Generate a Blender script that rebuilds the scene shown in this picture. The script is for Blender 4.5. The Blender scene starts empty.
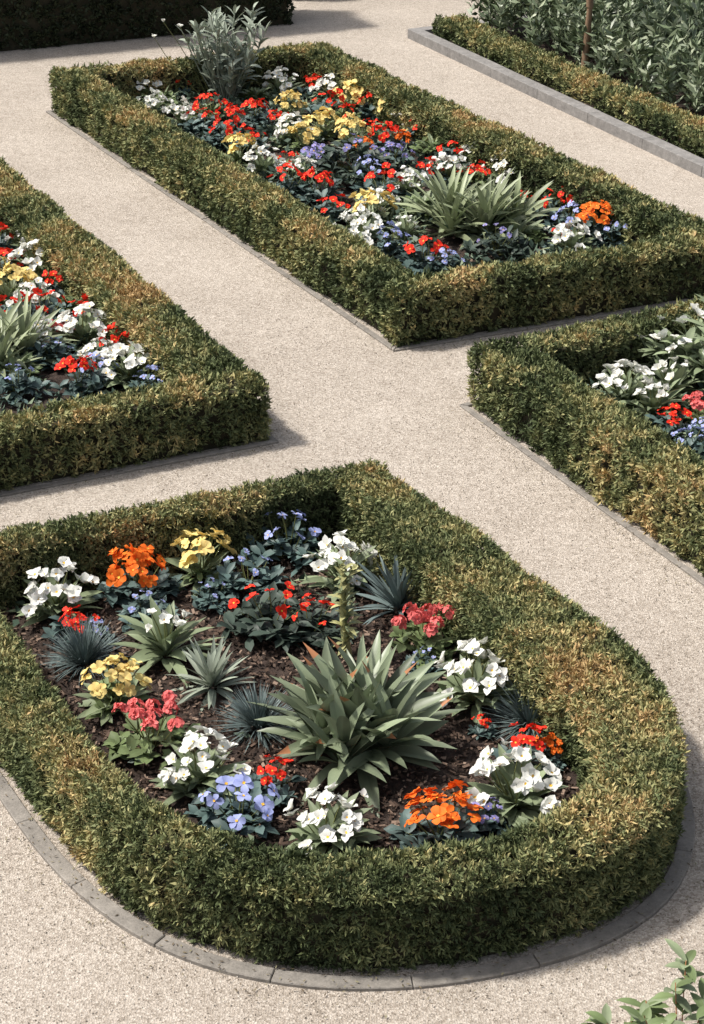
import bpy, math, random
import numpy as np
from mathutils import Vector, Matrix
from mathutils.geometry import tessellate_polygon
rng=np.random.default_rng(7); random.seed(7)
sc=bpy.context.scene
# ------------------------------------------------------------ materials
def newmat(name):
    m=bpy.data.materials.new(name); m.use_nodes=True
    nt=m.node_tree; nt.nodes.clear()
    out=nt.nodes.new('ShaderNodeOutputMaterial')
    return m,nt,out
def ramp(nt,stops):
    r=nt.nodes.new('ShaderNodeValToRGB'); cr=r.color_ramp
    while len(cr.elements)>1: cr.elements.remove(cr.elements[-1])
    cr.elements[0].position=stops[0][0]; cr.elements[0].color=(*stops[0][1],1)
    for p,c in stops[1:]:
        e=cr.elements.new(p); e.color=(*c,1)
    return r
def math_n(nt,op,a,b=None,c=None):
    n=nt.nodes.new('ShaderNodeMath'); n.operation=op
    for i,v in enumerate((a,b,c)):
        if v is None: continue
        if isinstance(v,(int,float)): n.inputs[i].default_value=v
        else: nt.links.new(v,n.inputs[i])
    return n.outputs[0]
def noise(nt,scale,detail=3,rough=.6,vec=None):
    n=nt.nodes.new('ShaderNodeTexNoise'); n.inputs['Scale'].default_value=scale
    n.inputs['Detail'].default_value=detail; n.inputs['Roughness'].default_value=rough
    if vec is None:
        g=nt.nodes.new('ShaderNodeNewGeometry'); vec=g.outputs['Position']
    nt.links.new(vec,n.inputs['Vector'])
    return n.outputs['Fac']
def leaf_mat(name,stops,trans=.2,rough=.5,nscale=1.6,na=.9,nb=.55,spec=.3):
    """colour from a large scale world noise plus a per-leaf value, random but with painted top light on hedges"""
    m,nt,out=newmat(name)
    at=nt.nodes.new('ShaderNodeAttribute'); at.attribute_name='lv'
    n1=noise(nt,nscale,3)
    a=math_n(nt,'SUBTRACT',n1,.5); a=math_n(nt,'MULTIPLY',a,na*2)
    b=math_n(nt,'SUBTRACT',at.outputs['Fac'],.5); b=math_n(nt,'MULTIPLY',b,nb*2)
    s=math_n(nt,'ADD',a,b); s=math_n(nt,'ADD',s,.5)
    r=ramp(nt,stops); nt.links.new(s,r.inputs[0])
    p=nt.nodes.new('ShaderNodeBsdfPrincipled'); p.inputs['Roughness'].default_value=rough
    p.inputs['Specular IOR Level'].default_value=spec
    nt.links.new(r.outputs[0],p.inputs['Base Color'])
    if trans>0:
        t=nt.nodes.new('ShaderNodeBsdfTranslucent'); nt.links.new(r.outputs[0],t.inputs['Color'])
        mx=nt.nodes.new('ShaderNodeMixShader'); mx.inputs[0].default_value=trans
        nt.links.new(p.outputs[0],mx.inputs[1]); nt.links.new(t.outputs[0],mx.inputs[2])
        nt.links.new(mx.outputs[0],out.inputs[0])
    else: nt.links.new(p.outputs[0],out.inputs[0])
    return m
def shade(c,f): return tuple(min(.9,x*f) for x in c)
def simple_leaf(name,c,trans=0,rough=.5,var=.35,nscale=6,spec=.3):
    return leaf_mat(name,[(0,shade(c,1-var)),(.5,c),(1,shade(c,1+var))],trans,rough,nscale,.5,.4,spec)

M={}
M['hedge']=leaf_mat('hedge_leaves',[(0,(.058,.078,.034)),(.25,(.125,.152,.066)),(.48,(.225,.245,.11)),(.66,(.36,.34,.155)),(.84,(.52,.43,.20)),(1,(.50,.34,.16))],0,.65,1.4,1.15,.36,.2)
M['hedgedark']=leaf_mat('dark_hedge_leaves',[(0,(.018,.025,.012)),(.5,(.04,.052,.024)),(1,(.08,.09,.04))],0,.6,2.0,.5,.4)
M['core']=leaf_mat('hedge_twigs',[(0,(.02,.021,.012)),(1,(.055,.045,.026))],0,.9,30,.6,0)
M['shrub']=leaf_mat('shrub_leaves',[(0,(.07,.10,.05)),(.5,(.18,.23,.13)),(1,(.38,.42,.29))],0,.4,1.5,.5,.5,.5)
M['cover']=leaf_mat('bedding_leaves',[(0,(.03,.05,.035)),(.4,(.055,.09,.065)),(.7,(.11,.155,.11)),(1,(.22,.27,.17))],0,.5,2.5,.7,.5)
M['litter']=leaf_mat('leaf_litter',[(0,(.06,.045,.03)),(.5,(.16,.12,.075)),(1,(.24,.22,.13))],0,.8,3,.3,.6,.2)
M['lf_white']=simple_leaf('pale_green_leaf',(.24,.29,.17),.15)
M['lf_blue']=simple_leaf('blue_green_leaf',(.08,.125,.115))
M['lf_dark']=simple_leaf('dark_leaf',(.045,.065,.05))
M['lf_green']=simple_leaf('mid_green_leaf',(.15,.20,.085),.1)
M['lf_yel']=simple_leaf('yellow_green_leaf',(.38,.37,.17),.1)
M['agave']=simple_leaf('agave_leaf',(.20,.24,.15),.08,.42,.5,4,.5)
M['agtip']=simple_leaf('agave_tip',(.38,.17,.08),0)
M['yucca']=simple_leaf('yucca_leaf',(.27,.31,.18),.08,.45,.45,4,.4)
M['silver']=simple_leaf('silver_leaf',(.29,.33,.26),.1,.5)
M['fescue']=simple_leaf('fescue_blade',(.13,.17,.165),0,.5)
M['stem']=simple_leaf('flower_stem',(.16,.17,.06),0)
M['white']=simple_leaf('white_petal',(.84,.84,.78),.2,.5,.1)
M['red']=simple_leaf('red_petal',(.86,.04,.02),.15,.6,.25,6,.15)
M['orange']=simple_leaf('orange_petal',(.92,.19,.025),.2,.6,.25,6,.15)
M['yellow']=simple_leaf('yellow_petal',(.88,.68,.26),.2,.6,.15,6,.15)
M['pink']=simple_leaf('pink_petal',(.78,.17,.16),.2,.6,.35,6,.15)
M['blue']=simple_leaf('blue_petal',(.38,.43,.74),.2,.6,.2,6,.15)
M['purple']=simple_leaf('purple_petal',(.27,.25,.5),.2,.6,.3,6,.15)
M['eye']=simple_leaf('flower_eye',(.8,.45,.05),0,.6)
M['chips']=leaf_mat('bark_chips',[(0,(.022,.015,.011)),(.5,(.065,.042,.031)),(.85,(.14,.095,.07)),(1,(.28,.2,.15))],0,.85,3,.3,.6,.2)
M['bark']=simple_leaf('trunk_bark',(.2,.13,.08),0,.9,.4,20)
# soil
m,nt,out=newmat('soil'); n=noise(nt,22,6,.7); r=ramp(nt,[(.3,(.02,.013,.009)),(.55,(.05,.032,.024)),(.8,(.1,.068,.05))]); nt.links.new(n,r.inputs[0])
p=nt.nodes.new('ShaderNodeBsdfPrincipled'); p.inputs['Roughness'].default_value=.95; nt.links.new(r.outputs[0],p.inputs['Base Color'])
b=nt.nodes.new('ShaderNodeBump'); b.inputs['Distance'].default_value=.03; nt.links.new(n,b.inputs['Height']); nt.links.new(b.outputs[0],p.inputs['Normal']); nt.links.new(p.outputs[0],out.inputs[0]); M['soil']=m
# gravel
m,nt,out=newmat('gravel')
g=nt.nodes.new('ShaderNodeNewGeometry')
v=nt.nodes.new('ShaderNodeTexVoronoi'); v.inputs['Scale'].default_value=100; nt.links.new(g.outputs['Position'],v.inputs['Vector'])
sp=nt.nodes.new('ShaderNodeSeparateColor'); nt.links.new(v.outputs['Color'],sp.inputs[0])
fine=noise(nt,130,3,.8,g.outputs['Position']); mid=noise(nt,9,5,.65,g.outputs['Position']); big=noise(nt,.9,4,.6,g.outputs['Position'])
s=math_n(nt,'MULTIPLY',sp.outputs[0],.5)
s=math_n(nt,'ADD',s,math_n(nt,'MULTIPLY',fine,.6))
s=math_n(nt,'ADD',s,math_n(nt,'MULTIPLY',mid,.32))
s=math_n(nt,'ADD',s,math_n(nt,'MULTIPLY',big,.36))
s=math_n(nt,'SUBTRACT',s,.38)
r=ramp(nt,[(.08,(.16,.13,.10)),(.32,(.35,.30,.248)),(.55,(.465,.408,.346)),(.85,(.65,.585,.51))]); nt.links.new(s,r.inputs[0])
p=nt.nodes.new('ShaderNodeBsdfPrincipled'); p.inputs['Roughness'].default_value=.9; p.inputs['Specular IOR Level'].default_value=.2
nt.links.new(r.outputs[0],p.inputs['Base Color'])
b=nt.nodes.new('ShaderNodeBump'); b.inputs['Distance'].default_value=.010; b.inputs['Strength'].default_value=.7
nt.links.new(math_n(nt,'ADD',v.outputs['Distance'],fine),b.inputs['Height']); nt.links.new(b.outputs[0],p.inputs['Normal'])
nt.links.new(p.outputs[0],out.inputs[0]); M['gravel']=m
# stone
def stone(name,c):
    m,nt,out=newmat(name); n=noise(nt,14,6,.7); n2=noise(nt,1.2,3); n3=noise(nt,90,2,.7)
    s=math_n(nt,'ADD',math_n(nt,'MULTIPLY',n,.5),math_n(nt,'MULTIPLY',n2,.25)); s=math_n(nt,'ADD',s,math_n(nt,'MULTIPLY',n3,.25))
    r=ramp(nt,[(.35,shade(c,.6)),(.5,c),(.66,shade(c,1.5))]); nt.links.new(s,r.inputs[0])
    p=nt.nodes.new('ShaderNodeBsdfPrincipled'); p.inputs['Roughness'].default_value=.85; nt.links.new(r.outputs[0],p.inputs['Base Color'])
    b=nt.nodes.new('ShaderNodeBump'); b.inputs['Distance'].default_value=.006; nt.links.new(n,b.inputs['Height']); nt.links.new(b.outputs[0],p.inputs['Normal'])
    nt.links.new(p.outputs[0],out.inputs[0]); return m
M['stone']=stone('edging_stone',(.225,.205,.18)); M['kerb']=stone('kerb_stone',(.22,.21,.20))
# ------------------------------------------------------------ geometry utils
def link(ob): sc.collection.objects.link(ob); return ob
def mesh_np(name,V,F,lv,mats,mi=None):
    """V (n,3), F (m,4) quads, lv (m)"""
    me=bpy.data.meshes.new(name)
    V=np.ascontiguousarray(V,dtype=np.float32); F=np.ascontiguousarray(F,dtype=np.int32)
    me.vertices.add(len(V)); me.vertices.foreach_set('co',V.ravel())
    me.loops.add(F.size); me.loops.foreach_set('vertex_index',F.ravel())
    me.polygons.add(len(F)); me.polygons.foreach_set('loop_start',np.arange(0,F.size,4,dtype=np.int32))
    if mi is not None: me.polygons.foreach_set('material_index',np.array(mi,dtype=np.int32))
    me.update(calc_edges=True)
    a=me.attributes.new('lv','FLOAT','FACE'); a.data.foreach_set('value',np.array(lv,dtype=np.float32))
    for x in mats: me.materials.append(x)
    return me
def inpoly(P,poly):
    x,y=P[:,0],P[:,1]; r=np.zeros(len(P),bool); n=len(poly); j=n-1
    for i in range(n):
        xi,yi=poly[i]; xj,yj=poly[j]
        c=((yi>y)!=(yj>y))&(x<(xj-xi)*(y-yi)/((yj-yi) if yj!=yi else 1e-9)+xi)
        r^=c; j=i
    return r
def distpoly(P,poly):
    d=np.full(len(P),1e9); n=len(poly)
    for i in range(n):
        a=np.array(poly[i]); b=np.array(poly[(i+1)%n]); ab=b-a
        t=np.clip(((P[:,:2]-a)@ab)/(ab@ab),0,1)
        d=np.minimum(d,np.linalg.norm(P[:,:2]-a-t[:,None]*ab,axis=1))
    return d
def area(poly): return .5*sum(poly[i-1][0]*poly[i][1]-poly[i][0]*poly[i-1][1] for i in range(len(poly)))
def offset(poly,d):
    sgn=1 if area(poly)>0 else -1; n=len(poly); out=[]
    for i in range(n):
        a=Vector(poly[i-1]);b=Vector(poly[i]);c=Vector(poly[(i+1)%n])
        d1=(b-a).normalized(); d2=(c-b).normalized()
        n1=Vector((d1.y,-d1.x))*sgn; n2=Vector((d2.y,-d2.x))*sgn
        k=(n1+n2); k=k/max(.35,k.dot(n1)) if k.length>1e-6 else n1
        out.append(tuple(b+k*d))
    return out
def smooth(poly,keep,it=2):
    """Chaikin rounding except for the vertices listed in keep"""
    pts=[(Vector(p),i in keep) for i,p in enumerate(poly)]
    for _ in range(it):
        o=[]; n=len(pts)
        for i in range(n):
            p,k=pts[i]
            if k: o.append((p,True)); continue
            a=pts[i-1][0]; c=pts[(i+1)%n][0]
            o.append((p.lerp(a,.25),False)); o.append((p.lerp(c,.25),False))
        pts=o
    return [tuple(p) for p,_ in pts]
ph=rng.uniform(0,6.28,(12,)); dirs=rng.normal(size=(12,3)); dirs/=np.linalg.norm(dirs,axis=1)[:,None]
def wob(P,base=4.):
    s=np.zeros(len(P))
    for i in range(12):
        f=base*(1+i*.55); s+=np.sin(P@dirs[i]*f+ph[i])/(1+i*.35)
    return s/3.
def unit(v): return v/np.maximum(1e-6,np.linalg.norm(v,axis=1))[:,None]
def diamonds(P,D,L,W,droop=.1):
    n=len(P); R=rng.normal(size=(n,3)); S=unit(np.cross(D,R)); N=np.cross(D,S)
    L=L[:,None];W=W[:,None]
    mid=P+D*L*.5
    V=np.stack([P,mid+S*W*.5+N*W*.15,P+D*L-N*L*droop,mid-S*W*.5+N*W*.15],1).reshape(-1,3)
    F=np.arange(4*n).reshape(-1,4)
    return V,F
def core_mesh(name,outer,inner,h,mat):
    polys=[outer]+([inner] if inner else [])
    V=[];F=[]
    flat=[]
    for pl in polys:
        st=len(V); n=len(pl)
        for x,y in pl: V.append((x,y,-.03)); V.append((x,y,h))
        for i in range(n):
            a=st+2*i; b=st+2*((i+1)%n); F.append((a,b,b+1,a+1))
        flat+= [st+2*i+1 for i in range(n)]
    tri=tessellate_polygon([[Vector((x,y,0)) for x,y in pl] for pl in polys])
    for t in tri: F.append(tuple(flat[i] for i in t))
    me=bpy.data.meshes.new(name); me.from_pydata(V,[],F); me.materials.append(mat); me.update()
    return me
def hedge(name,outer,inner,h,dens,L,W,mat,keep=None,bump=.03,per=9):
    """clipped hedge: tufts of short leaves growing out of a dark twiggy core. dens = tufts per m2"""
    par=link(bpy.data.objects.new(name,None))
    co=core_mesh(name+'_core',offset(outer,-.06),offset(inner,.06) if inner else None,h-.065,M['core'])
    o=link(bpy.data.objects.new('branch_core',co)); o.parent=par
    Ps=[];Ns=[]
    O=np.array(outer); lo=O.min(0);hi=O.max(0)
    n=int((hi-lo).prod()*dens*1.1); P=rng.uniform(lo,hi,(n,2)); k=inpoly(P,outer)
    if inner: k&=~inpoly(P,inner)
    P=P[k]; d=distpoly(P,outer)
    if inner: d=np.minimum(d,distpoly(P,inner))
    z=h-.05*np.clip(1-d/.08,0,1)**2
    Ps.append(np.column_stack([P,z])); Ns.append(np.tile([0,0,1.],(len(P),1)))
    for pl,sg in ((outer,1),(inner,-1)):
        if not pl: continue
        s=(1 if area(pl)>0 else -1)*sg
        for i in range(len(pl)):
            a=np.array(pl[i-1]);b=np.array(pl[i]); l=np.linalg.norm(b-a)
            if l<1e-4: continue
            n=int(l*h*dens*.95+rng.uniform()); t=rng.uniform(0,1,n); z=rng.uniform(0,1,n)*h
            nn=np.array([(b-a)[1],-(b-a)[0]])/l*s
            ins=.045*np.clip((z-(h-.08))/.08,0,1)**2+.03*np.clip(1-z/.10,0,1)
            xy=a+(b-a)*t[:,None]-nn*ins[:,None]
            Ps.append(np.column_stack([xy,z])); Ns.append(np.tile([nn[0],nn[1],0.],(n,1)))
    P=np.vstack(Ps);N=np.vstack(Ns)
    if keep is not None:
        k=keep(P); P=P[k];N=N[k]
    n=len(P)
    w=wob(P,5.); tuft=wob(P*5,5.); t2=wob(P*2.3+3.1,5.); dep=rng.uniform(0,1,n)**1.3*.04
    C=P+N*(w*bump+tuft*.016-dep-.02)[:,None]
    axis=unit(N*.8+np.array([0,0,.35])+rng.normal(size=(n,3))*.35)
    tone=rng.normal(.5,.14,n)-dep*5+(N[:,2]>.5)*.22-(N[:,2]<.5)*.10+tuft*.08+t2*.19  # sunlit tops painted lighter and yellower, sides painted darker; deeper leaves darker too
    size=rng.uniform(.7,1.3,n)
    C=np.repeat(C,per,0); axis=np.repeat(axis,per,0); size=np.repeat(size,per); tone=np.repeat(tone,per); m_=len(C)
    D=unit(axis*.7+rng.normal(size=(m_,3))*.62)
    C=C+axis*rng.uniform(0,.02,m_)[:,None]+rng.normal(size=(m_,3))*.004
    sc_=size*rng.uniform(.7,1.2,m_)
    V,F=diamonds(C,D,L*sc_,W*sc_*rng.uniform(.75,1.2,m_),.15)
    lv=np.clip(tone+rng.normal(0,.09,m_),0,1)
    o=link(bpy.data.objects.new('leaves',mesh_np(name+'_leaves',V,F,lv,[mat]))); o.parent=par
    return par
def soil(name,poly,cell=.05):
    pl=offset(poly,.12); A=np.array(pl); lo=A.min(0);hi=A.max(0)
    nx=int((hi[0]-lo[0])/cell)+1; ny=int((hi[1]-lo[1])/cell)+1
    X,Y=np.meshgrid(lo[0]+np.arange(nx+1)*cell,lo[1]+np.arange(ny+1)*cell)
    P=np.column_stack([X.ravel(),Y.ravel(),np.zeros(X.size)])
    P[:,2]=.07+.018*wob(P,9.)+rng.normal(0,.006,len(P))
    i,j=np.meshgrid(np.arange(nx),np.arange(ny)); a=(j*(nx+1)+i).ravel()
    F=np.column_stack([a,a+1,a+nx+2,a+nx+1])
    c=P[F].mean(1); F=F[inpoly(c,pl)]
    link(bpy.data.objects.new(name,mesh_np(name,P,F,np.zeros(len(F)),[M['soil']])))
def chips(poly,dens):
    A=np.array(poly); lo=A.min(0);hi=A.max(0); n=int((hi-lo).prod()*dens)
    P=rng.uniform(lo,hi,(n,2)); P=P[inpoly(P,poly)]; n=len(P)
    P=np.column_stack([P,np.zeros(n)]); P[:,2]=.078+.018*wob(P,9.)+rng.uniform(0,.012,n)
    D=rng.normal(size=(n,3)); D[:,2]*=.35; D=unit(D)
    S=unit(np.cross(D,rng.normal(size=(n,3))*[.3,.3,1])); l=rng.uniform(.010,.042,n)[:,None]; w=rng.uniform(.005,.018,n)[:,None]
    V=np.stack([P-D*l/2-S*w/2,P+D*l/2-S*w/2,P+D*l*.4+S*w/2,P-D*l*.5+S*w/2],1).reshape(-1,3)
    link(bpy.data.objects.new('bark_mulch',mesh_np('bark_mulch',V,np.arange(4*n).reshape(-1,4),rng.uniform(0,1,n),[M['chips']])))
def edging(name,poly,d0,d1,h,seg=.55,mat=None,closed=True,zjit=.004,z0=-.02):
    a_=offset(poly,d0); b_=offset(poly,d1); V=[];F=[]
    n=len(poly)
    rngi=range(n if closed else n-1)
    pts=[]
    for i in rngi:
        A=Vector(a_[i]);A2=Vector(a_[(i+1)%n]);B=Vector(b_[i]);B2=Vector(b_[(i+1)%n]); l=(B2-B).length
        k=max(1,int(l/.04))
        for q in range(k): t=q/k; pts.append((A.lerp(A2,t),B.lerp(B2,t)))
    if closed: pts.append(pts[0])
    acc=0; cur=[pts[0]]; blocks=[]
    for q in range(1,len(pts)):
        acc+=(pts[q][1]-pts[q-1][1]).length; cur.append(pts[q])
        if acc>seg or q==len(pts)-1: blocks.append(cur); cur=[pts[q]]; acc=0
    for bl in blocks:
        if len(bl)<2: continue
        bl=list(bl); z=h+random.uniform(-zjit,zjit); st=len(V)
        e=.004/max(.01,(bl[1][1]-bl[0][1]).length); bl[0]=tuple(bl[0][k].lerp(bl[1][k],min(.4,e)) for k in (0,1))
        for A,B in bl:
            V+= [(A.x,A.y,z0),(A.x,A.y,z),(B.x,B.y,z),(B.x,B.y,z0)]
        for q in range(len(bl)-1):
            s=st+4*q
            for k in range(3): F.append((s+k,s+4+k,s+5+k,s+1+k))
        F.append((st,st+1,st+2,st+3)); e=st+4*(len(bl)-1); F.append((e+3,e+2,e+1,e))
    me=bpy.data.meshes.new(name); me.from_pydata(V,[],F); me.materials.append(mat or M['stone']); me.update()
    ob=link(bpy.data.objects.new(name,me)); bv=ob.modifiers.new('b','BEVEL'); bv.width=.004; bv.limit_method='ANGLE'
    return ob
# ------------------------------------------------------------ outlines (metres)
A_out=[(.33,13.15),(3.09,14.30),(-.29,20.63),(-3.14,19.52)]
B_out=[(-.55,11.54),(-4.35,18.9),(-8.8,17.0),(-5.1,9.45)]
C_out=[(.81,12.10),(3.2,13.37),(6.2,7.6),(3.55,6.74)]
D_out=[(-2.55,9.18),(0.14,10.32),(.56,9.65),(1.04,8.87),(1.38,8.3),(1.55,7.79),(1.56,7.28),(1.40,6.82),(1.06,6.50),(.61,6.32),(.2,6.24),(-.21,6.25),(-.66,6.39),(-1.05,6.69),(-1.38,7.11),(-1.73,7.72)]
D_in=[(-2.22,9.09),(-.09,10.02),(.42,8.98),(.8,8.21),(1.07,7.66),(1.14,7.2),(1.0,6.87),(.66,6.65),(.29,6.55),(-.09,6.52),(-.48,6.59),(-.82,6.79),(-1.14,7.24),(-1.38,7.65),(-1.52,7.92),(-1.81,8.5)]
D_out=smooth(D_out,{0,1,2,3,15}); D_in=smooth(D_in,{0,1,2,3,14,15})
def inset4(pl,ws):
    """inset each edge i (pl[i]->pl[i+1]) by ws[i]"""
    n=len(pl); s=1 if area(pl)>0 else -1; ls=[]
    for i in range(n):
        a=Vector(pl[i]);b=Vector(pl[(i+1)%n]); d=(b-a).normalized(); nn=Vector((-d.y,d.x))*s
        ls.append((a+nn*ws[i],d))
    out=[]
    for i in range(n):
        p,d=ls[i-1]; q,e=ls[i]; cr=d.x*e.y-d.y*e.x; t=((q-p).x*e.y-(q-p).y*e.x)/cr; out.append(tuple(p+d*t))
    return out
A_in=inset4(A_out,[.28,.36,.30,.33]); B_in=inset4(B_out,[.42,.4,.4,.30]); C_in=inset4(C_out,[.31,.4,.4,.38])
# ------------------------------------------------------------ ground
me=bpy.data.meshes.new('gravel_path'); me.from_pydata([(-200,-200,0),(200,-200,0),(200,200,0),(-200,200,0)],[],[(0,1,2,3)]); me.materials.append(M['gravel']); link(bpy.data.objects.new('gravel_path',me))
n=30000; P=np.column_stack([rng.uniform(-3,3.5,n),rng.uniform(5.4,14,n),np.full(n,.002)])
k=~(inpoly(P,offset(D_out,.08))|inpoly(P,A_out)|inpoly(P,B_out)|inpoly(P,C_out)); P=P[k]; n=len(P)
ang=rng.uniform(0,6.28,n); r_=rng.uniform(.002,.0055,n)
D=np.column_stack([np.cos(ang),np.sin(ang),np.zeros(n)]); S=np.column_stack([-np.sin(ang),np.cos(ang),np.zeros(n)])
r_=r_[:,None]; up=np.array([0,0,1.])
V=np.stack([P-D*r_,P-S*r_*.7,P+D*r_,P+S*r_*.7,P-D*r_*.5+up*r_,P-S*r_*.4+up*r_*1.1,P+D*r_*.5+up*r_*.9,P+S*r_*.4+up*r_],1).reshape(-1,3)
b0=np.arange(n)[:,None]*8
F=np.concatenate([b0+np.array(q) for q in ([4,5,6,7],[0,1,5,4],[1,2,6,5],[2,3,7,6],[3,0,4,7])])
M['peb']=leaf_mat('pebbles',[(0,(.14,.115,.09)),(.5,(.43,.38,.32)),(1,(.68,.62,.545))],0,.85,3,.2,.5)
link(bpy.data.objects.new('loose_gravel',mesh_np('loose_gravel',V,F,np.tile(rng.uniform(0,1,n),5),[M['peb']])))
# clippings and dead leaves gathered along the foot of the hedges
Ps=[]
for pl,dn in ((D_out,90),(A_out,110),(B_out,110),(C_out,110)):
    for i in range(len(pl)):
        a=np.array(pl[i-1]);b=np.array(pl[i]); l=np.linalg.norm(b-a); n=int(l*dn)
        if n<1: continue
        nn=np.array([(b-a)[1],-(b-a)[0]])/l*(1 if area(pl)>0 else -1)
        Ps.append(a+(b-a)*rng.uniform(0,1,n)[:,None]+nn*(np.abs(rng.normal(0,.13,n))+.0)[:,None])
P=np.vstack(Ps); P=np.column_stack([P,np.where(distpoly(P,D_out)<.10,.027,.012)]); n=len(P)
D=rng.normal(size=(n,3)); D[:,2]=rng.uniform(-.05,.15,n); D=unit(D); S=np.column_stack([-D[:,1],D[:,0],rng.uniform(-.2,.2,n)]); s=rng.uniform(.4,1.0,n)[:,None]
V=np.stack([P,P+D*.012*s+S*.004*s,P+D*.026*s,P+D*.012*s-S*.004*s],1).reshape(-1,3)
link(bpy.data.objects.new('leaf_litter',mesh_np('leaf_litter',V,np.arange(4*n).reshape(-1,4),rng.uniform(0,1,n),[M['litter']])))
# ------------------------------------------------------------ hedges, soil, edging
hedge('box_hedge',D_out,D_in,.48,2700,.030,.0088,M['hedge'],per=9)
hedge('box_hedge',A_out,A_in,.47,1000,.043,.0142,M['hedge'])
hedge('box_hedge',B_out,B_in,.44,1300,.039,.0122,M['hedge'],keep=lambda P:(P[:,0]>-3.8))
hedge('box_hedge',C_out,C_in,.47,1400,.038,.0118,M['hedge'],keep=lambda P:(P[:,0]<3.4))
for pl in (D_in,A_in,B_in,C_in): soil('soil_bed',pl,.05)
chips(D_in,2000); chips(A_in,300)
edging('stone_edging',D_out,.005,.085,.02)
for pl in (A_out,B_out,C_out): edging('stone_edging',pl,.0,.045,.016)
P0=Vector((.66,22.75)); e1=Vector((.437,-.90)).normalized(); e2=Vector((.90,.437)).normalized()
def q(s,t): v=P0+e1*s+e2*t; return (v.x,v.y)
brd=[q(0,0),q(11,0),q(11,7),q(0,7)]
edging('stone_kerb',brd,-.15,0,.11,seg=1.0,mat=M['kerb'],zjit=.002)
hedge('low_hedge',[q(.25,.2),q(10.8,.2),q(10.8,.6),q(.25,.6)],None,.28,750,.046,.016,M['hedge'],bump=.02)
soil('soil_bed',[q(.2,.2),q(10.8,.2),q(10.8,6.8),q(.2,6.8)],.12)
def q2(s,t): v=Vector((-.72,23.42))+Vector((-.925,-.38))*s+Vector((-.38,.925))*t; return (v.x,v.y)
hedge('tall_hedge',[q2(0,0),q2(7.5,0),q2(7.5,.9),q2(0,.9)],None,1.7,330,.06,.022,M['hedgedark'])
hedge('tall_hedge',[(-.9,24.75),(3.6,26.6),(3.3,27.4),(-1.2,25.5)],None,1.2,300,.06,.022,M['hedgedark'])
# ------------------------------------------------------------ plant builder
LANCE=[(0,.3),(.2,.7),(.45,1),(.7,.8),(.88,.4),(1,0)]
OVAL=[(0,.2),(.25,.75),(.5,1),(.75,.85),(.92,.45),(1,.05)]
PETAL=[(0,.2),(.25,.6),(.5,.92),(.75,1),(.92,.7),(1,.3)]
POINT=[(0,.25),(.3,.85),(.5,1),(.75,.7),(1,0)]
STRAP=[(0,.6),(.3,1),(.6,.85),(.85,.45),(1,0)]
GRASS=[(0,.8),(.5,1),(1,.1)]
def prof(pf,t):
    for (a,x),(b,y) in zip(pf,pf[1:]):
        if t<=b: return x+(y-x)*(t-a)/(b-a)
    return pf[-1][1]
I3=Matrix.Identity(3)
class B_:
    def __init__(s): s.V=[];s.F=[];s.mi=[];s.lv=[];s.mats=[]
    def mid(s,k):
        if k not in s.mats: s.mats.append(k)
        return s.mats.index(k)
    def leaf(s,o,Mx,az,el,L,W,bend,pf,mat,segs=4,fold=.3,tip=None,lv=None,roll=0):
        h=Vector((math.cos(az),math.sin(az),0)); sd=Vector((-math.sin(az),math.cos(az),0)); zz=Vector((0,0,1))
        c=Vector((0,0,0)); st=len(s.V); lv=random.random() if lv is None else lv
        for i in range(segs+1):
            t=i/segs; a=el-bend*t; w=W*.5*prof(pf,t); up=h*-math.sin(a)+zz*math.cos(a)
            s2=sd*math.cos(roll)+up*math.sin(roll); u2=up*math.cos(roll)-sd*math.sin(roll)
            for k in (1,0,-1): s.V.append(o+Mx@(c+s2*w*k+u2*(fold*w*abs(k))))
            c=c+(h*math.cos(a)+zz*math.sin(a))*(L/segs)
        for i in range(segs):
            q=st+3*i; m=mat if not(tip and i==segs-1) else tip
            for k in (0,1):
                s.F.append((q+k,q+k+1,q+k+4,q+k+3)); s.mi.append(s.mid(m)); s.lv.append(min(1,max(0,lv+(.1 if k else -.1))))
    def stem(s,a,b,r,mat,segs=3,sway=.02):
        d=(b-a); st=len(s.V); off=Vector((random.uniform(-sway,sway),random.uniform(-sway,sway),0))
        for i in range(segs+1):
            t=i/segs; c=a+d*t+off*math.sin(t*math.pi)
            for k in range(4):
                an=k*math.pi/2; rr=r*(1-.4*t); s.V.append(c+Vector((math.cos(an)*rr,math.sin(an)*rr,0)))
        for i in range(segs):
            for k in range(4):
                q=st+4*i; s.F.append((q+k,q+(k+1)%4,q+4+(k+1)%4,q+4+k)); s.mi.append(s.mid(mat)); s.lv.append(.5)
    def bloom(s,o,nrm,size,mat,n=5,cup=.5,pf=PETAL,wid=.9,eye='eye',bend=.6):
        Mx=nrm.normalized().to_track_quat('Z','Y').to_matrix()@Matrix.Rotation(random.uniform(0,6.28),3,'Z')
        lv=random.random()
        for i in range(n):
            az=i*2*math.pi/n+random.uniform(-.2,.2)
            s.leaf(o,Mx,az,cup+random.uniform(-.3,.3),size*random.uniform(.4,.6),size*.5*wid*random.uniform(.85,1.15),bend+random.uniform(-.4,.5),pf,mat,4,.3,lv=min(1,max(0,lv+random.uniform(-.25,.25))),roll=random.uniform(-.25,.25))
        if eye:
            for i in range(4): s.leaf(o+nrm.normalized()*size*.04,Mx,i*1.57,.5,size*.1,size*.1,1.,OVAL,eye,2,.2)
    def mesh(s,name):
        me=bpy.data.meshes.new(name); me.from_pydata([tuple(v) for v in s.V],[],s.F)
        for k in s.mats: me.materials.append(M[k])
        me.polygons.foreach_set('material_index',s.mi); me.polygons.foreach_set('use_smooth',[True]*len(s.F))
        a=me.attributes.new('lv','FLOAT','FACE'); a.data.foreach_set('value',s.lv); me.update(); return me
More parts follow.
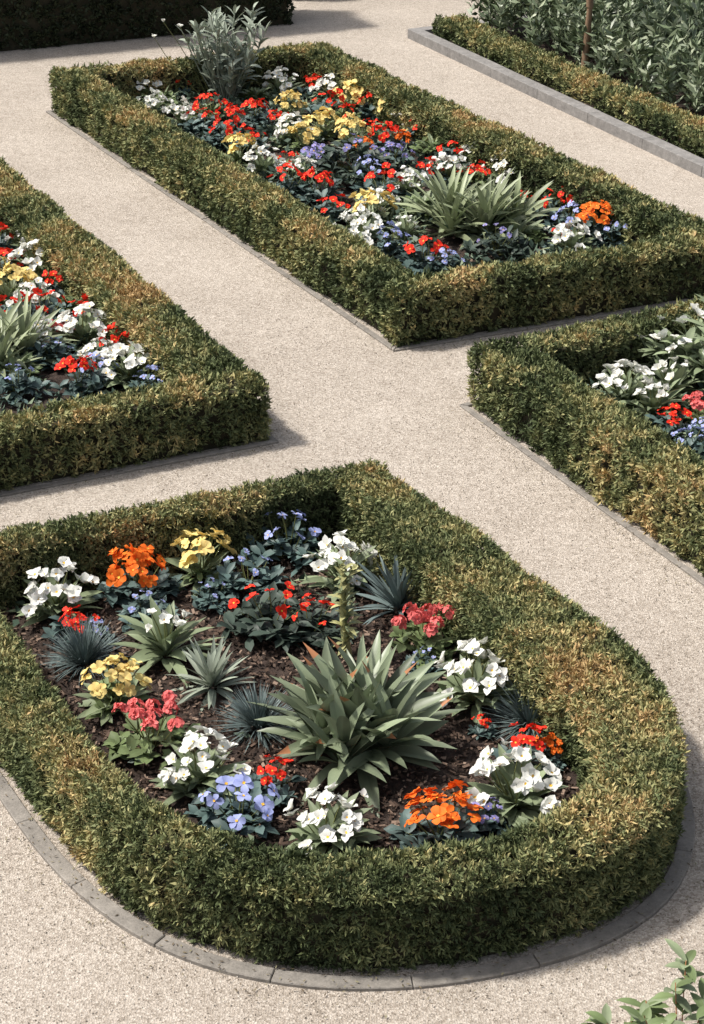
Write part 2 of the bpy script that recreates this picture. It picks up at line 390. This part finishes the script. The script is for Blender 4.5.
U=random.uniform
Z=Vector((0,0,0))
def foliage(b,n,L,W,mat,pf=LANCE,e0=.15,e1=1.2,bend=.7,r=.03,tip=None,fold=.3,c=Z,tipp=1.):
    for i in range(n):
        f=(i+.5)/n; az=i*2.4+U(-.35,.35); el=e0+(e1-e0)*f+U(-.18,.18)
        o=c+Vector((math.cos(az)*r*(1-f),math.sin(az)*r*(1-f),0.01+.03*f))
        b.leaf(o,I3,az,el,L*U(.7,1.2),W*U(.75,1.25),bend*U(.4,1.5),pf,mat,6,fold,tip if U(0,1)<tipp else None,roll=U(-.45,.45))
def tuft_foliage(b,n,R,Hh,L,W,mat,pf=OVAL):
    for i in range(n):
        az=U(0,6.28); rr=R*math.sqrt(U(0,1)); hh=Hh*(1-.6*(rr/R)**2)*U(.35,1)
        top=Vector((math.cos(az)*rr,math.sin(az)*rr,hh)); b.stem(Z+top*.15,top,.003,'stem',2,.01)
        for k in range(6):
            b.leaf(top-Vector((0,0,U(0,hh*.5))),I3,U(0,6.28),U(-.1,.9),L*U(.7,1.2),W*U(.8,1.2),U(.2,1.),pf,mat,3,.3,roll=U(-.5,.5))
def blooms(b,cnt,R,h0,h1,size,mat,clump=1,**kw):
    for i in range(cnt):
        az=i*2.4+U(-.5,.5); rr=R*math.sqrt((i+.3)/cnt); hh=h1-(h1-h0)*(rr/R)**1.5+U(-.025,.025)
        p=Vector((math.cos(az)*rr,math.sin(az)*rr,hh)); b.stem(p*.1,p,.004,'stem',3)
        for j in range(clump):
            pp=p+(Vector((U(-1,1),U(-1,1),U(-.5,.5)))*size*.45 if clump>1 else Z)
            nr=Vector((math.cos(az)*rr/R*.8+U(-.6,.6),math.sin(az)*rr/R*.8+U(-.6,.6)-.25,.9))
            b.bloom(pp,nr,size*U(.75,1.15),mat,**kw)
def mk(kind):
    b=B_()
    if kind=='white':
        foliage(b,34,.21,.05,'lf_white',LANCE,.15,1.2,.6); tuft_foliage(b,8,.13,.15,.09,.03,'lf_white')
        blooms(b,14,.17,.13,.25,.088,'white',clump=2,n=5,cup=.65,pf=POINT,wid=.95,bend=.5)
    elif kind=='lily':
        foliage(b,44,.25,.05,'lf_white',LANCE,.1,1.25,.8); blooms(b,8,.10,.17,.23,.08,'white',n=5,cup=.9,pf=POINT,wid=.8,bend=.6)
    elif kind=='orange':
        tuft_foliage(b,20,.17,.15,.09,.045,'lf_blue'); blooms(b,11,.14,.16,.26,.074,'orange',clump=3,cup=.35)
    elif kind=='yellow':
        foliage(b,26,.19,.05,'lf_white',LANCE,.15,1.1,.6); tuft_foliage(b,8,.12,.14,.08,.04,'lf_green'); blooms(b,13,.15,.17,.28,.078,'yellow',clump=2,cup=.4,eye=None)
    elif kind=='red':
        tuft_foliage(b,22,.18,.17,.095,.048,'lf_blue'); blooms(b,9,.16,.16,.24,.07,'red',clump=1,cup=.4)
    elif kind=='redc':
        tuft_foliage(b,18,.16,.15,.09,.045,'lf_blue'); blooms(b,7,.11,.16,.22,.07,'red',clump=2,cup=.4)
    elif kind=='redg':
        tuft_foliage(b,18,.17,.15,.09,.045,'lf_green'); blooms(b,9,.15,.15,.22,.07,'red',clump=1,cup=.4)
    elif kind=='darkred':
        tuft_foliage(b,30,.21,.2,.10,.05,'lf_dark'); blooms(b,8,.18,.18,.27,.072,'red',clump=1,cup=.4)
    elif kind=='blue':
        tuft_foliage(b,24,.17,.2,.085,.045,'lf_blue'); blooms(b,11,.15,.16,.26,.06,'blue',clump=1,cup=.3)
    elif kind=='lightblue':
        tuft_foliage(b,20,.17,.15,.085,.045,'lf_blue'); blooms(b,11,.17,.13,.22,.08,'blue',cup=.15,n=5)
    elif kind=='purple':
        tuft_foliage(b,18,.15,.14,.08,.045,'lf_blue'); blooms(b,11,.14,.13,.2,.065,'purple',cup=.3)
    elif kind=='bluefol':
        tuft_foliage(b,30,.17,.2,.085,.042,'lf_blue'); blooms(b,6,.14,.15,.22,.05,'blue',cup=.3)
    elif kind=='greenfol':
        foliage(b,26,.19,.05,'lf_white',LANCE,.15,1.2,.7); tuft_foliage(b,18,.16,.16,.09,.045,'lf_green')
    elif kind=='darkfol':
        tuft_foliage(b,34,.23,.2,.09,.04,'lf_dark'); blooms(b,5,.18,.15,.22,.05,'purple',cup=.3)
    elif kind=='pink':
        tuft_foliage(b,20,.17,.14,.085,.05,'lf_green')
        for i in range(9):
            az=i*2.4; rr=.15*math.sqrt((i+.3)/9); c=Vector((math.cos(az)*rr,math.sin(az)*rr,.2+U(-.03,.04))); b.stem(c*.1,c,.004,'stem')
            for k in range(8):
                d=Vector((U(-1,1),U(-1,1),U(0,1))).normalized(); b.bloom(c+d*.026,d,.05,'pink',n=5,cup=.4,eye=None)
    elif kind=='fescue':
        for i in range(420):
            az=U(0,6.28); b.leaf(Vector((math.cos(az),math.sin(az),0))*U(0,.03),I3,az,U(.1,1.5),U(.15,.24),.007,U(.1,.8),GRASS,'fescue',4,.3)
    elif kind=='spiky':
        foliage(b,70,.24,.026,'fescue',STRAP,.15,1.45,.3)
    elif kind=='silver':
        foliage(b,50,.22,.028,'silver',STRAP,.1,1.35,.35)
    elif kind=='agave':
        foliage(b,60,.47,.08,'agave',LANCE,.12,1.45,.55,r=.05,tip='agtip',fold=.45,tipp=.14)
        for c in ((-.15,.12),(.15,.08),(-.08,-.12),(.13,-.10),(.0,.18)):
            foliage(b,18,.38,.07,'agave',LANCE,.4,1.5,.55,r=.02,tip='agtip',fold=.45,c=Vector((c[0],c[1],.04)),tipp=.14)
    elif kind=='yucca':
        for c in ((0,0),(.22,.1),(-.12,.18)):
            foliage(b,36,.42,.055,'yucca',STRAP,.3,1.4,.6,r=.03,c=Vector((c[0],c[1],0)),fold=.4)
    elif kind=='stalk':
        b.stem(Z,Vector((.02,.02,.50)),.022,'lf_yel',6,.03)
        for i in range(90):
            z=U(.06,.52); b.leaf(Vector((.01,.01,z)),I3,U(0,6.28),U(.0,1.2),U(.045,.10),.026,U(.3,.9),LANCE,'lf_yel' if U(0,1)<.6 else 'lf_white',4)
        for i in range(14): b.bloom(Vector((U(-.04,.04),U(-.04,.04),.50+U(-.10,.04))),Vector((U(-1,1),U(-1,1),1)),.04,'lf_yel',n=5,cup=.8,eye=None)
    elif kind=='tallsilver':
        for i in range(24):
            az=i*2.4; rr=.46*math.sqrt((i+.3)/24); t=Vector((math.cos(az)*rr,math.sin(az)*rr,1.08*(1-.7*rr)*U(.6,1.08))); b.stem(Vector((t.x*.2,t.y*.2,0)),t,.009,'silver',4,.04)
            for k in range(24):
                f=U(.15,1); o=Vector((t.x*(.2+.8*f),t.y*(.2+.8*f),t.z*f)); b.leaf(o,I3,U(0,6.28),U(.2,1.3),U(.10,.22),.042,U(.2,.9),LANCE,'silver',4,roll=U(-.5,.5))
        for x,z in ((-.62,.75),(-.45,.7),(-.72,.6)):
            t=Vector((x,.05,z)); b.stem(Vector((x*.3,0,0)),t,.006,'stem',4,.04); b.bloom(t,Vector((0,0,1)),.08,'white',n=5,cup=1.0,eye=None)
    elif kind=='talllily':
        for i in range(11):
            az=i*2.4; rr=.28*math.sqrt((i+.3)/11); t=Vector((math.cos(az)*rr,math.sin(az)*rr,U(.22,.46))); b.stem(Vector((t.x*.3,t.y*.3,0)),t,.007,'lf_white',4,.03)
            for k in range(15):
                f=U(.1,.95); b.leaf(Vector((t.x*(.3+.7*f),t.y*(.3+.7*f),t.z*f)),I3,U(0,6.28),U(.2,1.1),U(.12,.2),.05,U(.3,1.),LANCE,'lf_white',4)
            b.bloom(t,Vector((U(-.6,.6),U(-.8,.2),.8)),.12,'white',n=6,cup=.7,pf=POINT,wid=.75)
    elif kind=='leafy':
        for i in range(22):
            az=i*2.4; rr=.3*math.sqrt((i+.3)/22); t=Vector((math.cos(az)*rr,math.sin(az)*rr,U(.1,.26))); b.stem(Vector((t.x*.3,t.y*.3,0)),t,.004,'agtip',3)
            for k in range(9): b.leaf(t-Vector((0,0,U(0,.08))),I3,U(0,6.28),U(-.1,.8),U(.07,.12),.04,U(.3,.9),LANCE,'lf_green' if U(0,1)<.6 else 'lf_white',5)
    return b.mesh(kind)
NAMES=dict(white='white_flower_plant',lily='white_lily_plant',orange='orange_flower_plant',yellow='yellow_flower_plant',red='red_flower_plant',redc='red_flower_plant',redg='red_flower_plant',darkred='red_dark_leaf_plant',blue='blue_flower_plant',lightblue='pale_blue_flower_plant',purple='purple_flower_plant',bluefol='blue_leaf_plant',greenfol='green_leaf_plant',darkfol='purple_leaf_plant',pink='pink_geranium_plant',fescue='blue_fescue_grass',spiky='spiky_rosette_plant',silver='silver_rosette_plant',agave='agave_plant',yucca='yucca_plant',stalk='tall_stalk_plant',tallsilver='tall_silver_shrub',talllily='tall_white_lily_plant',leafy='leafy_green_plant')
cache={}
def put(kind,x,y,s=1.,z=.07):
    var=random.randrange(4) if kind not in('agave','tallsilver','stalk','leafy') else 0
    if (kind,var) not in cache: cache[(kind,var)]=mk(kind)
    o=link(bpy.data.objects.new(NAMES[kind],cache[(kind,var)])); o.location=(x,y,z)
    o.rotation_euler=(0,0,U(0,6.28) if kind not in('tallsilver',) else 0); s*=U(.95,1.06); o.scale=(s,s,s*U(.92,1.08)); return o
Dp=[('white',-164,914,1.15),('orange',-122,930,1.15),('yellow',-87,952,1.1),('blue',-38,980,1.2),('white',-5,945,1.15),('bluefol',-59,942,1.05),('darkred',-46,892,1.1),('darkred',-22,890,.95),('fescue',-143,862,1.1),('redc',-150,884,.9),('lily',-100,868,1.1),('yellow',-122,820,1.1),('silver',-73,838,1.1),('fescue',-47,802,1.15),('pink',-99,783,1.05),('white',-73,750,1.15),('lightblue',-53,722,1.1),('redc',-37,746,.8),('white',-11,706,1.15),('agave',3,780,1.08),('spiky',26,918,1.2),('pink',41,876,1.15),('white',63,824,1.15),('fescue',90,805,1.25),('redc',86,766,.95),('orange',97,774,.5),('white',77,734,1.15),('orange',41,706,1.1),('purple',62,720,.75),('stalk',-2,870,1.1),('bluefol',-114,905,.8),('bluefol',38,856,.55),('bluefol',-78,925,.7),('bluefol',50,905,.6),('redc',66,798,.4),('blue',-140,885,.5)]
for k,x,y,s in Dp: put(k,x/100,y/100,s)
Aps="tallsilver -132 1975 .98|white -218 1965 1|red -186 1985 1|greenfol -197 1945 1|white -169 1870 1|red -147 1840 1.1|redc -117 1845 1.1|redg -144 1900 1|redc -96 1885 1|yellow -64 1896 1|white -75 1985 1|redc -40 1985 1|white -20 1970 1|yellow -2 1915 1.1|yellow 25 1922 1.1|yellow -27 1835 1.1|red -23 1907 1|white -61 1814 1|yellow -107 1741 1.05|white -82 1710 1|purple -35 1741 1.1|darkfol -2 1710 1.5|redc 32 1790 1|white 61 1855 1|greenfol 78 1780 1.1|white 51 1650 1|redc -29 1636 1.1|red -58 1650 1.1|red 27 1636 1.1|white 89 1695 1|white 122 1735 1|redg 113 1674 1|white 140 1680 1|yellow 16 1570 1.15|white 7 1525 1.1|blue 33 1490 1|red 58 1460 1.1|blue 76 1450 .9|red -15 1580 1|yucca 86 1545 1.05|yucca 118 1566 1|red 178 1585 1|blue 185 1540 1.1|orange 208 1532 1.2|white 182 1500 1.1|bluefol 220 1515 1|red 20 1900 1|red 70 1820 1|purple 40 1740 1.2|greenfol 10 1790 1|darkfol 120 1500 1|red 95 1745 .9|greenfol -100 1960 1|redg -10 1870 1|redc -75 1850 .9|yellow -45 1790 .95|blue 15 1680 1|white 25 1600 .8|red -100 1790 1|red -125 1800 1|redc 72 1690 .9|yellow 0 1800 1|white -45 1700 .8|redc 150 1610 .8|white -200 1910 .9|yellow 40 1880 1|redc 60 1910 .8|white 20 1960 .9|lily 45 1530 .9|redg -60 1730 .8|redg 20 1840 .8|greenfol 60 1600 1.1|greenfol 140 1530 1.1|orange 10 1765 .7|redc 175 1515 .7|orange 50 1800 .6|white 0 1490 .9"
for r in Aps.split('|'):
    k,x,y,s=r.split(); put(k,float(x)/100,float(y)/100,float(s)*1.08)
Bps="white -253 1440 1.1|redc -230 1400 1|yellow -268 1390 1.15|yucca -258 1270 .9|red -232 1345 1|white -198 1305 1.1|redc -190 1218 1.1|white -157 1236 1.1|redc -169 1275 1|bluefol -234 1210 1|lightblue -179 1240 .8|red -290 1500 1|bluefol -214 1268 1|pink -215 1305 .8|redc -200 1345 .9|white -262 1500 1|red -250 1330 1|white -225 1290 .9|blue -140 1215 .8|red -275 1440 1|white -320 1440 1|yellow -320 1350 1|red -300 1280 1|greenfol -215 1370 .8|white -180 1260 .8|yellow -285 1420 1|white -245 1370 .9|greenfol -240 1240 1"
for r in Bps.split('|'):
    k,x,y,s=r.split(); put(k,float(x)/100,float(y)/100,float(s)*1.05)
Cps="white 188 1193 1.2|talllily 246 1225 1.2|redc 214 1150 1.|pink 236 1160 1|blue 222 1112 1|lily 205 1178 1.1|talllily 270 1270 1.1|white 262 1200 1|bluefol 240 1120 1|lily 222 1205 1.2|talllily 285 1215 1.1|red 280 1150 1|white 300 1100 1|pink 250 1060 1|talllily 228 1238 .9|blue 232 1130 .8"
for r in Cps.split('|'):
    k,x,y,s=r.split(); put(k,float(x)/100,float(y)/100,float(s))
put('leafy',1.31,5.69,1.05,.0)
def cover(name,poly,n,keepw):
    pl=offset(poly,-.1); A=np.array(pl); lo=A.min(0);hi=A.max(0)
    P=rng.uniform(lo,hi,(n,2)); P=P[inpoly(P,pl)]; P3=np.column_stack([P,np.zeros(len(P))])
    w=wob(P3,5.); k=w>keepw; P3=P3[k]; w=w[k]; n=len(P3)
    P3[:,2]=.08+rng.uniform(0,1,n)*np.clip(.06+.1*(w-keepw),.03,.15)
    D=unit(rng.normal(size=(n,3))*[1,1,.5]+[0,0,.4]); s=rng.uniform(.6,1.3,n)
    V,F=diamonds(P3,D,.075*s,.034*s,.15)
    link(bpy.data.objects.new(name,mesh_np(name,V,F,rng.uniform(0,1,n),[M['cover']])))
cover('bedding_foliage',A_in,22000,-.05); cover('bedding_foliage',B_in,22000,-.1); cover('bedding_foliage',C_in,14000,-.1); cover('bedding_foliage',D_in,2500,.6)
# dense shrub border
Ps=[];Ds=[];Ls=[];Ws=[]
for i in range(2300):
    s=U(.3,9.5); t=.68+5.2*random.random()**1.25
    x,y=q(s,t); hh=U(.3,.6)+.12*min(t,3)+.1*math.sin(x*2.1+y*1.3)
    lean=np.array([U(-.15,.15),U(-.15,.15),0])
    nl=26; f=rng.uniform(.25,1,nl); az=rng.uniform(0,6.28,nl); el=rng.uniform(.1,1.1,nl)
    Ps.append(np.array([x,y,.05])+np.outer(f,lean+np.array([0,0,hh]))); Ds.append(np.column_stack([np.cos(az)*np.cos(el),np.sin(az)*np.cos(el),np.sin(el)]))
    Ls.append(rng.uniform(.09,.18,nl)); Ws.append(rng.uniform(.03,.048,nl))
P=np.vstack(Ps);D=np.vstack(Ds);V,F=diamonds(P,D,np.concatenate(Ls),np.concatenate(Ws),.12)
link(bpy.data.objects.new('shrub_border',mesh_np('shrub_border',V,F,np.clip(rng.normal(.5,.28,len(P)),0,1),[M['shrub']])))
b=B_(); pts=[Vector((0,0,0)),Vector((.02,0,.8)),Vector((.0,.02,1.6)),Vector((.04,0,2.6))]
for a,c,r in zip(pts,pts[1:],(.05,.04,.032)): b.stem(a,c,r,'bark',3,.01)
for i in range(26):
    az=i*2.4; z=U(1.9,2.7); t=Vector((math.cos(az)*U(.3,.8),math.sin(az)*U(.3,.8),z+U(.2,.8))); b.stem(Vector((.02,.01,z-.1)),t,.012,'bark',3,.05)
    for k in range(45):
        f=U(.3,1.1); b.leaf(Vector((.02,.01,z-.1)).lerp(t,f)+Vector((U(-.1,.1),U(-.1,.1),U(-.1,.1))),I3,U(0,6.28),U(-.4,.8),U(.07,.12),.05,U(.2,.8),OVAL,'lf_green',3)
o=link(bpy.data.objects.new('young_tree',b.mesh('young_tree'))); px,py=q(2.75,.75); o.location=(px,py,.05)
# ------------------------------------------------------------ light, camera
az=math.atan2(-1,.12); el=math.radians(58)
d=Vector((math.sin(az)*math.cos(el),math.cos(az)*math.cos(el),math.sin(el)))
L=bpy.data.lights.new('sun','SUN'); L.energy=4.6; L.angle=math.radians(5.0); L.color=(1,.95,.88)
lo=link(bpy.data.objects.new('sun',L)); lo.rotation_euler=d.to_track_quat('Z','Y').to_euler(); lo.location=(-20,5,30)
w=bpy.data.worlds.new('World'); sc.world=w; w.use_nodes=True; nt=w.node_tree
sk=nt.nodes.new('ShaderNodeTexSky'); sk.sky_type='NISHITA'; sk.sun_disc=False; sk.sun_elevation=el; sk.sun_rotation=az; sk.dust_density=4
hs=nt.nodes.new('ShaderNodeHueSaturation'); hs.inputs['Saturation'].default_value=.5; nt.links.new(sk.outputs[0],hs.inputs['Color'])
bg=nt.nodes['Background']; bg.inputs[1].default_value=.15; nt.links.new(hs.outputs[0],bg.inputs[0])
cam=bpy.data.cameras.new('camera'); co=link(bpy.data.objects.new('camera',cam)); co.location=(0,0,5.5); co.rotation_euler=(math.radians(90-27.6),0,0)
cam.sensor_fit='VERTICAL'; cam.sensor_height=24; cam.lens=24*1900/1024; cam.clip_end=1000; sc.camera=co
sc.view_settings.view_transform='Standard'; sc.view_settings.look='None'; sc.view_settings.exposure=0
